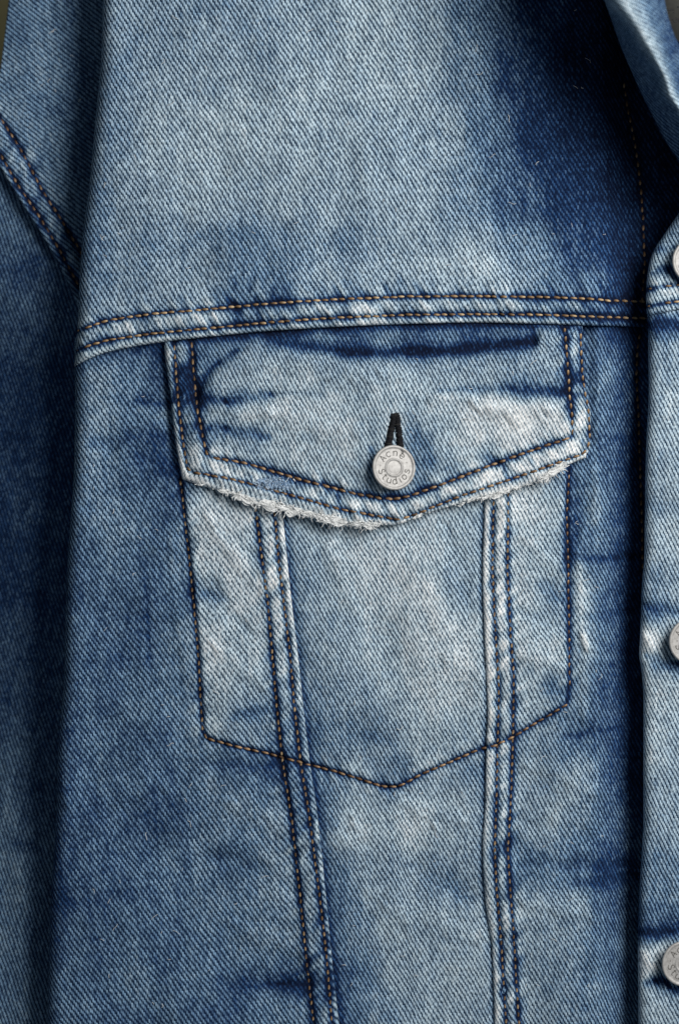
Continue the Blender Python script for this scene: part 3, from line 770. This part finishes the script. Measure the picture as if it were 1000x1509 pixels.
sx, sy = grid(90, 360)
X = -120 + sx * 330
Y = 175 + sy * 1425
H = np.interp(Y, [20, 300, 420, 520, 900, 1150, 1350, 1600], [-106, -108, -112, -116, -116, -106, -82, -74]) + np.interp(Y, [20, 300, 500, 1000, 1300], [0, .1, .42, .42, .1]) * (X - 60) - 0.0010 * (X - 30) ** 2 + 7 * noise2(X / 75, Y / 210, 35) + 1.5 * noise2(X / 28, Y / 40, 36)
F = wash([(20,300,.4),(60,400,.32),(20,450,.34),(20,600,.25),(80,600,.25),(20,800,.26),(80,800,.25),(20,1000,.33),(70,1000,.3),(20,1150,.38),(60,1150,.32),(20,1300,.45),(50,1300,.38),(20,1400,.45),(50,1400,.36),(20,1509,.42)], X, Y)
H, F = apply_strokes(X, Y, H, F, [(0,1240,60,1250,9,-.12,-3),(-20,860,70,880,16,-.05,-3),(-10,700,60,690,14,.05,3),(10,1100,40,1500,14,.05,3)])
F += .06 * fbm(X / 30, Y / 50, 58) + .04 * fbm(X / 12, Y / 14, 59)
sleeve = sheet("sleeve", X, Y, H, F, jacket, rot=13.0, label="sleeve hanging beside the body", stretch=1.06)

# ---- collar: a fold of cloth rolling out towards the camera
cE = Curve1([(-220, 800), (0, 889), (27, 899), (64, 912), (102, 928), (138, 944), (173, 961.6), (210, 981), (229, 993.6), (330, 1062), (420, 1110)])
cB = Curve1([(-220, 830), (0, 902), (32, 926), (61, 944), (86, 960), (115, 976), (138, 982), (165, 1000), (200, 1020), (330, 1085), (420, 1135)])
cC = Curve1([(-220, 870), (0, 955), (64, 976), (112, 991), (160, 1012), (240, 1050), (330, 1100), (420, 1150)])
cD = Curve1([(-220, 895), (0, 978), (16, 981), (53, 993), (67, 1000), (150, 1030), (240, 1080), (330, 1130), (420, 1180)])
ny = 170
Yc = np.linspace(-180, 400, ny)
hb = np.interp(Yc, [-180, 0, 100, 250, 400], [262, 224, 188, 132, 84])
e, bb, cc, dd = cE(Yc), cB(Yc), cC(Yc), cD(Yc)
prof = [(e + 26, hb * .18), (e + 8, hb * .26), (e + 1, hb * .36), (e, hb * .42), (e + 2, hb * .48), (e * .7 + bb * .3, hb * .64), (e * .35 + bb * .65, hb * .84), (bb, hb * .97), (bb * .75 + cc * .25, hb * 1.0), (bb * .4 + cc * .6, hb * .97), (cc, hb * .91), (cc * .5 + dd * .5, hb * .82), (dd, hb * .68), (dd + 1, hb * .58), (dd - 3, hb * .45), (dd - 7, hb * .25), (dd - 8, -10 + 0 * hb), (dd - 8, -60 + 0 * hb)]
k = len(prof)
px_ = np.stack([p[0] for p in prof], 1); ph_ = np.stack([p[1] for p in prof], 1)
tt = np.linspace(0, k - 1, 70)
X = np.stack([np.interp(tt, np.arange(k), px_[i]) for i in range(ny)]); H = np.stack([np.interp(tt, np.arange(k), ph_[i]) for i in range(ny)])
for _ in range(3):
    X[:, 1:-1] = .25 * X[:, :-2] + .5 * X[:, 1:-1] + .25 * X[:, 2:]; H[:, 1:-1] = .25 * H[:, :-2] + .5 * H[:, 1:-1] + .25 * H[:, 2:]
Y = np.repeat(Yc[:, None], 70, 1)
H += 4 * noise2(X / 40, Y / 60, 88)
q = (X - cB(Y)) / np.maximum(cC(Y) - cB(Y), 1)
F = .36 + .36 * np.exp(-((q - .3) / .5) ** 2) - .06 * sstep(.9, 1.4, q) + .06 * fbm(X / 25, Y / 30, 61)
collar = sheet("collar", X, Y, H, F, jacket, rot=-30.0, stretch=.95)

# ---------------------------------------------------------------- stitching
stitches("stitching", [yoke_st1, yoke_st2], yoke_H, yoke, GOLD, 12.6, .93, 1.95)
stitches("stitching", [gap_st], yoke_H, yoke, BROWN, 13, .7, 1.7)
stitches("stitching", [cs_st1, cs_st2], side_H, side, GOLD, 11.6, .66, 1.9, .9)
stitches("stitching", [ce_st1, ce_st2], rgt_H, right, GOLD, 11.6, .66, 1.8, .9)
stitches("stitching", [gap_st2], rgt_H, right, BROWN, 13, .7, 1.7)
def pocket_h(x, y):
    out = []
    for a, b in zip(np.atleast_1d(x), np.atleast_1d(y)):
        if a < cs_edge(b): out.append(side_H(a, b)[0])
        elif a > ce_edge(b): out.append(rgt_H(a, b)[0])
        else: out.append(cen_H(a, b)[0])
    return np.array(out)
pp = pocket_st[0]
stitches("pocket_stitching", [pp[:8]], pocket_h, side, GOLD, 12.2, .68, 1.8, .8)
stitches("pocket_stitching", [pp[7:12]], pocket_h, side, BROWN, 13.2, .9, 2.1)
stitches("pocket_stitching", [pp[11:20]], pocket_h, centre, BROWN, 13.2, .9, 2.1)
stitches("pocket_stitching", [pp[19:24]], pocket_h, right, BROWN, 13.2, .9, 2.0)
stitches("pocket_stitching", [pp[24:]], pocket_h, right, BROWN, 12.2, .66, 1.6, .8)
stitches("stitching", [flap_so[:6], flap_so[17:]], flap_Hf, flap, GOLD, 12.2, .72, 1.9, .7)
stitches("stitching", [flap_so[5:18]], flap_Hf, flap, BROWN, 13.2, .88, 1.9)
stitches("stitching", [flap_si[:6], flap_si[18:]], flap_Hf, flap, GOLD, 12.4, .74, 1.9, .6)
stitches("stitching", [flap_si[5:19]], flap_Hf, flap, BROWN, 13.6, .9, 2.2)
stitches("stitching", PROWS, plkt_Hf, placket_top, GOLD, 12.4, .84, 1.8)
stitches("stitching", [sh1, sh2], sh_Hf, shoulder, BROWN, 12.6, .7, 1.6, .8)

# ---------------------------------------------------------------- frayed edge of the flap
def fray_point(x):
    y = float(flap_B(x))
    return y
paths = []; rad = []; tin = []
def curl(x, y, h, L, ang, wig, r, hang=0.0):
    n = 9
    a = ang; pts = []
    for i in range(n):
        pts.append((x, y, h)); a += random.gauss(0, wig)
        x += math.cos(a) * L / n; y += math.sin(a) * L / n + hang
        h += random.gauss(0, .9); h = max(h, 3)
    q = np.array(pts); 
    q[1:-1] = .25 * q[:-2] + .5 * q[1:-1] + .25 * q[2:]
    paths.append(P(q[:, 0], q[:, 1], q[:, 2])); rad.append(MM * r * np.array([.7, 1, 1, 1, 1, 1, .95, .8, .4]))
    tin.append(np.clip(random.gauss(.6, .22), 0, 1))
zones = [(322, 345, 34, .55), (345, 380, 90, .9), (380, 432, 190, 1.25), (432, 470, 80, .75), (470, 505, 170, 1.2), (505, 530, 30, .6), (530, 552, 80, .9),
         (676, 705, 40, .5), (705, 745, 70, .55), (745, 795, 22, .3), (795, 832, 170, .95), (280, 318, 14, .3), (556, 670, 26, .3)]
for (x0, x1, n, sc) in zones:
    for _ in range(int(n * .7)):
        x = random.uniform(x0, x1); yb = fray_point(x)
        base = math.atan((fray_point(x + 3) - fray_point(x - 3)) / 6)
        y = yb + random.gauss(-1.0, 2.4) * sc
        L = random.choice((4, 6, 9, 12)) * sc
        ang = base + random.choice((0, math.pi)) + random.gauss(0, .38)
        curl(x, y, flap_Hf(x, min(y, yb - 3))[0] + random.uniform(-3, 3), L, ang, .4, random.uniform(.5, .9), .0)
    for _ in range(max(1, int(n / 11))):
        # a lock of parallel cotton strands sagging along the torn edge
        xs0 = random.uniform(x0 - 3, x1 - 6); Ll = random.uniform(9, 26) * min(sc, 1.0)
        tt = np.linspace(0, 1, 11)
        sag = random.uniform(.5, 6.5) * sc; ph_r = random.uniform(-.25, .35); start = random.uniform(-6, 1) * sc
        wv = random.uniform(.4, 1.5); fr = random.uniform(3, 8); p0 = random.uniform(0, 6)
        bx = xs0 + tt * Ll
        by = np.array([fray_point(v) for v in bx]) + start + sag * np.sin(np.pi * np.clip(tt + ph_r, 0, 1)) + wv * np.sin(fr * tt + p0)
        bh = flap_Hf(np.array([xs0 + Ll / 2]), np.array([fray_point(xs0 + Ll / 2) - 4]))[0] + random.uniform(0, 3)
        for k_ in range(random.randint(5, 9)):
            ox, oy, oh = random.gauss(0, 1.2), random.gauss(0, 1.15), random.gauss(0, 1.0)
            t0, t1 = random.uniform(0, .2), random.uniform(.75, 1)
            ti = np.linspace(t0, t1, 10)
            qx = np.interp(ti, tt, bx) + ox + .4 * np.sin(7 * ti + ox * 9); qy = np.interp(ti, tt, by) + oy + .5 * np.sin(9 * ti + oy * 9)
            paths.append(P(qx, qy, bh + oh + .6 * np.sin(6 * ti + oh))); rad.append(MM * random.uniform(.5, .85) * np.array([.6, .9, 1, 1, 1, 1, 1, 1, .9, .5]))
            tin.append(np.clip(random.gauss(.62, .2), 0, 1))
for _ in range(260):       # single flyaway fibres
    z = random.choice(zones[:7] + zones[9:11] + zones[8:9])
    x = random.uniform(z[0], z[1]); yb = fray_point(x)
    paths_n = len(paths)
    curl(x, yb + random.uniform(-4, 3), flap_Hf(x, yb - 5)[0] + random.uniform(-2, 4), random.uniform(7, 17) * z[3], random.uniform(-.5, math.pi + .5), .45, random.uniform(.22, .4), .12)
# longer loose weft threads looping below the torn edge
def rope(pts, r=1.1, hh=12):
    q = polyline(pts, 2.0, True)
    h = np.array([hh + 1.5 * math.sin(i * .5) for i in range(len(q))])
    paths.append(P(q[:, 0], q[:, 1], h)); rad.append(np.full(len(q), MM * r)); tin.append(.8)
for pts in ([(338, 712), (352, 716), (368, 722), (378, 728)], [(346, 726), (360, 722), (378, 730), (392, 740), (405, 746)], [(372, 726), (380, 740), (394, 748), (412, 746), (428, 738), (442, 738)],
            [(386, 742), (382, 734), (390, 728), (400, 727)], [(395, 730), (410, 736), (425, 732), (434, 724), (438, 712), (432, 706)], [(388, 726), (396, 732), (408, 730)], [(404, 744), (420, 738), (436, 736), (452, 744)],
            [(440, 738), (452, 746), (460, 756), (474, 762)], [(452, 742), (462, 748), (474, 746)], [(470, 757), (480, 764), (492, 770), (506, 770)], [(478, 752), (490, 757), (506, 758)], [(474, 752), (470, 760), (480, 768), (494, 772)]):
    rope(pts, random.uniform(.9, 1.3), 11)
tubes("frayed_edge", paths, rad, COTTON, flap, 4, tin, kind="stuff", label="white frayed cotton along the torn lower edge")
# worn-through pale blue tuft on the border
paths, rad, tin = [], [], []
for _ in range(230):
    a = random.uniform(0, 2 * math.pi); rr = math.sqrt(random.random())
    x = 402 + 25 * rr * math.cos(a); y = 714 + 8 * rr * math.sin(a) + (x - 402) * .06
    curl(x, y, flap_Hf(x, y)[0] + random.uniform(-.5, 2.5), random.choice((5, 7, 10)), random.uniform(0, 6.28), .7, random.uniform(.7, 1.2))
tubes("worn_tuft", paths, rad, FADEDBLUE, flap, 4, tin, kind="stuff", label="pale blue worn tuft on the flap border")

# ---------------------------------------------------------------- lint and raised fibres on the cloth
paths, rad, tin = [], [], []
for hf_, (x0, y0, x1, y1), n_ in ((yoke_H, (140, 0, 900, 430), 46), (side_H, (115, 560, 400, 1500), 40), (cen_H, (500, 800, 700, 1500), 22), (rgt_H, (760, 740, 900, 1500), 22), (flap_Hf, (300, 530, 820, 640), 16), (sh_Hf, (20, 20, 120, 200), 8)):
    for _ in range(n_):
        x = random.uniform(x0, x1); y = random.uniform(y0, y1)
        a_ = random.uniform(0, 6.28); L_ = random.choice((5, 7, 9, 14)); q = []
        for i in range(8):
            q.append((x, y)); a_ += random.gauss(0, .4); x += math.cos(a_) * L_ / 8; y += math.sin(a_) * L_ / 8
        q = np.array(q); hh = hf_(q[:1, 0], q[:1, 1])[0] + 1.2
        paths.append(P(q[:, 0], q[:, 1], hh + .8 * np.sin(np.linspace(0, 3, 8)))); rad.append(np.full(8, MM * random.uniform(.2, .38))); tin.append(random.uniform(.1, .7))
tubes("lint", paths, rad, COTTON, jacket, 4, tin, kind="stuff", label="tiny pale loose fibres on the denim")

# ---------------------------------------------------------------- buttonhole
bh_h = lambda x, y: flap_Hf(x, y)[0]
paths, rad, tin = [], [], []
def lip(a, b, w0, w1, n):
    """closely wound stitches across one lip of the buttonhole"""
    for i in range(n):
        t = (i + random.uniform(-.2, .2)) / (n - 1)
        x = a[0] + (b[0] - a[0]) * t; y = a[1] + (b[1] - a[1]) * t
        w = w0 + (w1 - w0) * t
        tx, ty = b[0] - a[0], b[1] - a[1]; L = math.hypot(tx, ty)
        nx, ny_ = -ty / L, tx / L
        s = np.linspace(-1, 1, 7)
        jx = random.gauss(0, .5)
        xs = x + nx * s * w * random.uniform(.85, 1.15) + jx; ys = y + ny_ * s * w + random.gauss(0, .4)
        h = bh_h(x, y) + 3.6 * np.sqrt(np.maximum(1 - s * s, 0)) - .6
        paths.append(P(xs, ys, h)); rad.append(np.full(7, MM * random.uniform(.7, 1.05))); tin.append(np.clip(random.gauss(.3, .2), 0, 1))
lip((580.5, 613), (569, 668), 3.9, 4.9, 60)
lip((584.5, 612), (591, 668), 3.7, 4.4, 60)
lip((577, 613), (588, 612), 3.8, 3.8, 11)
bhole = tubes("buttonhole", paths, rad, BLACKT, flap, 5, tin, label="black stitched buttonhole")

# ---------------------------------------------------------------- buttons
GL = {  # single-stroke letters in a unit box, y up
 'A': [[(0, 0), (.5, 1), (1, 0)], [(.2, .36), (.8, .36)]],
 'c': [[(.9, .62), (.7, .74), (.4, .74), (.12, .56), (.08, .34), (.16, .12), (.42, 0), (.7, .02), (.9, .14)]],
 'n': [[(.12, 0), (.12, .74)], [(.12, .5), (.3, .7), (.58, .74), (.8, .62), (.86, .4), (.86, 0)]],
 'e': [[(.1, .4), (.9, .4), (.84, .62), (.62, .75), (.36, .74), (.14, .58), (.08, .34), (.18, .12), (.42, 0), (.7, .02), (.88, .14)]],
 'S': [[(.86, .84), (.66, .99), (.34, .99), (.12, .82), (.18, .62), (.5, .5), (.82, .38), (.9, .2), (.68, .02), (.34, 0), (.1, .14)]],
 't': [[(.45, .98), (.45, .16), (.58, .02), (.78, .03)], [(.15, .72), (.78, .72)]],
 'u': [[(.12, .74), (.12, .26), (.24, .06), (.48, 0), (.72, .08), (.86, .28)], [(.86, .74), (.86, 0)]],
 'd': [[(.86, 1.05), (.86, 0)], [(.86, .5), (.68, .7), (.42, .74), (.16, .58), (.1, .34), (.2, .1), (.44, 0), (.7, .06), (.86, .26)]],
 'i': [[(.5, 0), (.5, .72)], [(.5, .98), (.5, 1.04)]],
 'o': [[(.5, .75), (.22, .66), (.08, .4), (.2, .1), (.5, 0), (.8, .1), (.92, .4), (.78, .66), (.5, .75)]],
 's': [[(.82, .62), (.62, .74), (.34, .72), (.18, .58), (.3, .44), (.66, .34), (.84, .2), (.66, .02), (.36, 0), (.14, .12)]],
}
def make_button(x, y, tiltz, tiltx, lift, spin, hf, squash=1.0, parent_label=None):
    h0 = float(hf(x, y)[0])
    root_loc = P(x, y, h0 + lift)
    R = 33.0
    prof = [(0, 1.25), (3, 1.22), (6.5, 1.12), (8.6, .95), (9.6, .75), (10.4, .9), (11.2, 1.4), (12.0, 1.9), (12.8, 1.9), (13.6, 1.2), (14.4, .8), (16, .75), (20, .75), (24, .75), (27.2, .75), (28.2, .8), (28.9, 1.5), (29.8, 2.1), (31.2, 2.3), (32.4, 1.8), (33, .7), (33, -.6), (32.2, -2.4), (29.5, -3.8), (18, -4.2), (9, -4.3), (8, -7), (8, -16)]
    n = 72
    ang = np.linspace(0, 2 * np.pi, n, endpoint=False)
    V = np.array([(r * math.cos(a) * MM, -z * MM, r * math.sin(a) * MM) for (r, z) in prof for a in ang])
    k = np.arange(len(prof) * n).reshape(len(prof), n); k2 = np.roll(k, -1, 1)
    faces = np.stack([k[:-1], k[1:], k2[1:], k2[:-1]], -1).reshape(-1, 4)
    b = mesh_obj("button", V, faces, METAL, jacket)
    b.location = Vector(root_loc) - jacket.location
    b.rotation_euler = (math.radians(tiltx), 0, math.radians(tiltz))
    # sunk lettering: dark grooves in the ring, tops of the upper word outwards, of the lower word inwards
    paths = []; rads = []
    def put(ch, theta, r0, size, flip):
        for st in GL[ch]:
            pts = []
            for (gx, gy) in st:
                w = .55 if ch == 'i' else .8
                lx = (gx - .5) * size * w; ly = (gy - .38) * size
                if not flip:
                    rr = r0 + ly; th = theta - lx / r0
                else:
                    rr = r0 - ly; th = theta + lx / r0
                pts.append((rr * math.cos(th), rr * math.sin(th)))
            q = polyline(pts, 1.0, False)
            paths.append(np.stack([q[:, 0] * MM, np.full(len(q), -.82 * MM), q[:, 1] * MM], 1)); rads.append(np.full(len(q), MM * .66))
    sp = math.radians(spin)
    for ch, a in zip("Acne", (142, 113, 83, 53)): put(ch, math.radians(a) + sp, 20.8, 9.6, False)
    for ch, a in zip("Studios", (197, 222, 247, 272, 296, 318, 345)): put(ch, math.radians(a) + sp, 20.8, 9.6, True)
    for a in (172, 20):
        t_ = math.radians(a) + sp
        q = np.array([(20.8 * math.cos(t_) + d, 20.8 * math.sin(t_)) for d in (-.6, 0, .6)])
        paths.append(np.stack([q[:, 0] * MM, np.full(3, -.85 * MM), q[:, 1] * MM], 1)); rads.append(np.full(3, MM * .9))
    for rr in (13.9,):
        th = np.linspace(0, 2 * np.pi, 60)
        paths.append(np.stack([rr * np.cos(th) * MM, np.full(60, -.7 * MM), rr * np.sin(th) * MM], 1)); rads.append(np.full(60, MM * .45))
    Vs = []; Fs = []; base = 0
    for p, r in zip(paths, rads):       # flat ribbons filling the grooves
        t = np.gradient(p, axis=0); t /= np.maximum(np.linalg.norm(t, axis=1), 1e-12)[:, None]
        s = np.cross(t, np.array([0, 1.0, 0])); 
        Vs.append(np.concatenate([p - s * r[:, None], p + s * r[:, None]])); m_ = len(p)
        for i in range(m_ - 1): Fs.append((base + i, base + i + 1, base + m_ + i + 1, base + m_ + i))
        base += 2 * m_
    mesh_obj("lettering", np.concatenate(Vs), Fs, INK, b, smooth=False)
    return b
make_button(580, 689, 17, -4, 9, 0, flap_Hf)
make_button(1022, 385, 8, 0, 13, 6, plkt_Hf)
make_button(1017, 945, 9, 0, 14, 6, plk_Hf)
make_button(1007, 1420, 6, 0, 11, -4, plk_Hf)

# ---------------------------------------------------------------- printed paper behind the collar
ph0 = 18.0
pc = P(1040, 20, ph0)
paper = top("printed_card", tuple(pc), "printed card toned grey for shade with dark lettering behind the raised collar", "card")
cw, ch_, ct = 85, 75, 1.2
def cc_(x, y, h): return local(P(x, y, h), paper)
cv = [cc_(955, -90, ph0), (cc_(1120, -90, ph0)), cc_(1120, 61, ph0), cc_(955, 61, ph0), cc_(955, -90, ph0 - ct), cc_(1120, -90, ph0 - ct), cc_(1120, 61, ph0 - ct), cc_(955, 61, ph0 - ct)]
mesh_obj("sheet", cv, [(0, 3, 2, 1), (4, 5, 6, 7), (0, 1, 5, 4), (1, 2, 6, 5), (2, 3, 7, 6), (3, 0, 4, 7)], PAPER, paper, smooth=False)
def card_text(txt, x, y, size):
    cu = bpy.data.curves.new("lettering", 'FONT'); cu.body = txt; cu.size = size * MM; cu.offset = .5 * MM
    t = bpy.data.objects.new("tmp_text", cu); C.objects.link(t)
    dg = bpy.context.evaluated_depsgraph_get()
    me = bpy.data.meshes.new_from_object(t.evaluated_get(dg))
    bpy.data.objects.remove(t)
    me.name = "lettering"; me.materials.clear(); me.materials.append(PRINT)
    o = bpy.data.objects.new("lettering", me); C.objects.link(o); o.parent = paper
    p = P(x, y, ph0 + .6)
    o.location = Vector(p) - Vector(pc)
    o.rotation_euler = (math.radians(90), 0, 0)
card_text("ce T", 979, 20, 15)
card_text(".com", 981, 33, 15)
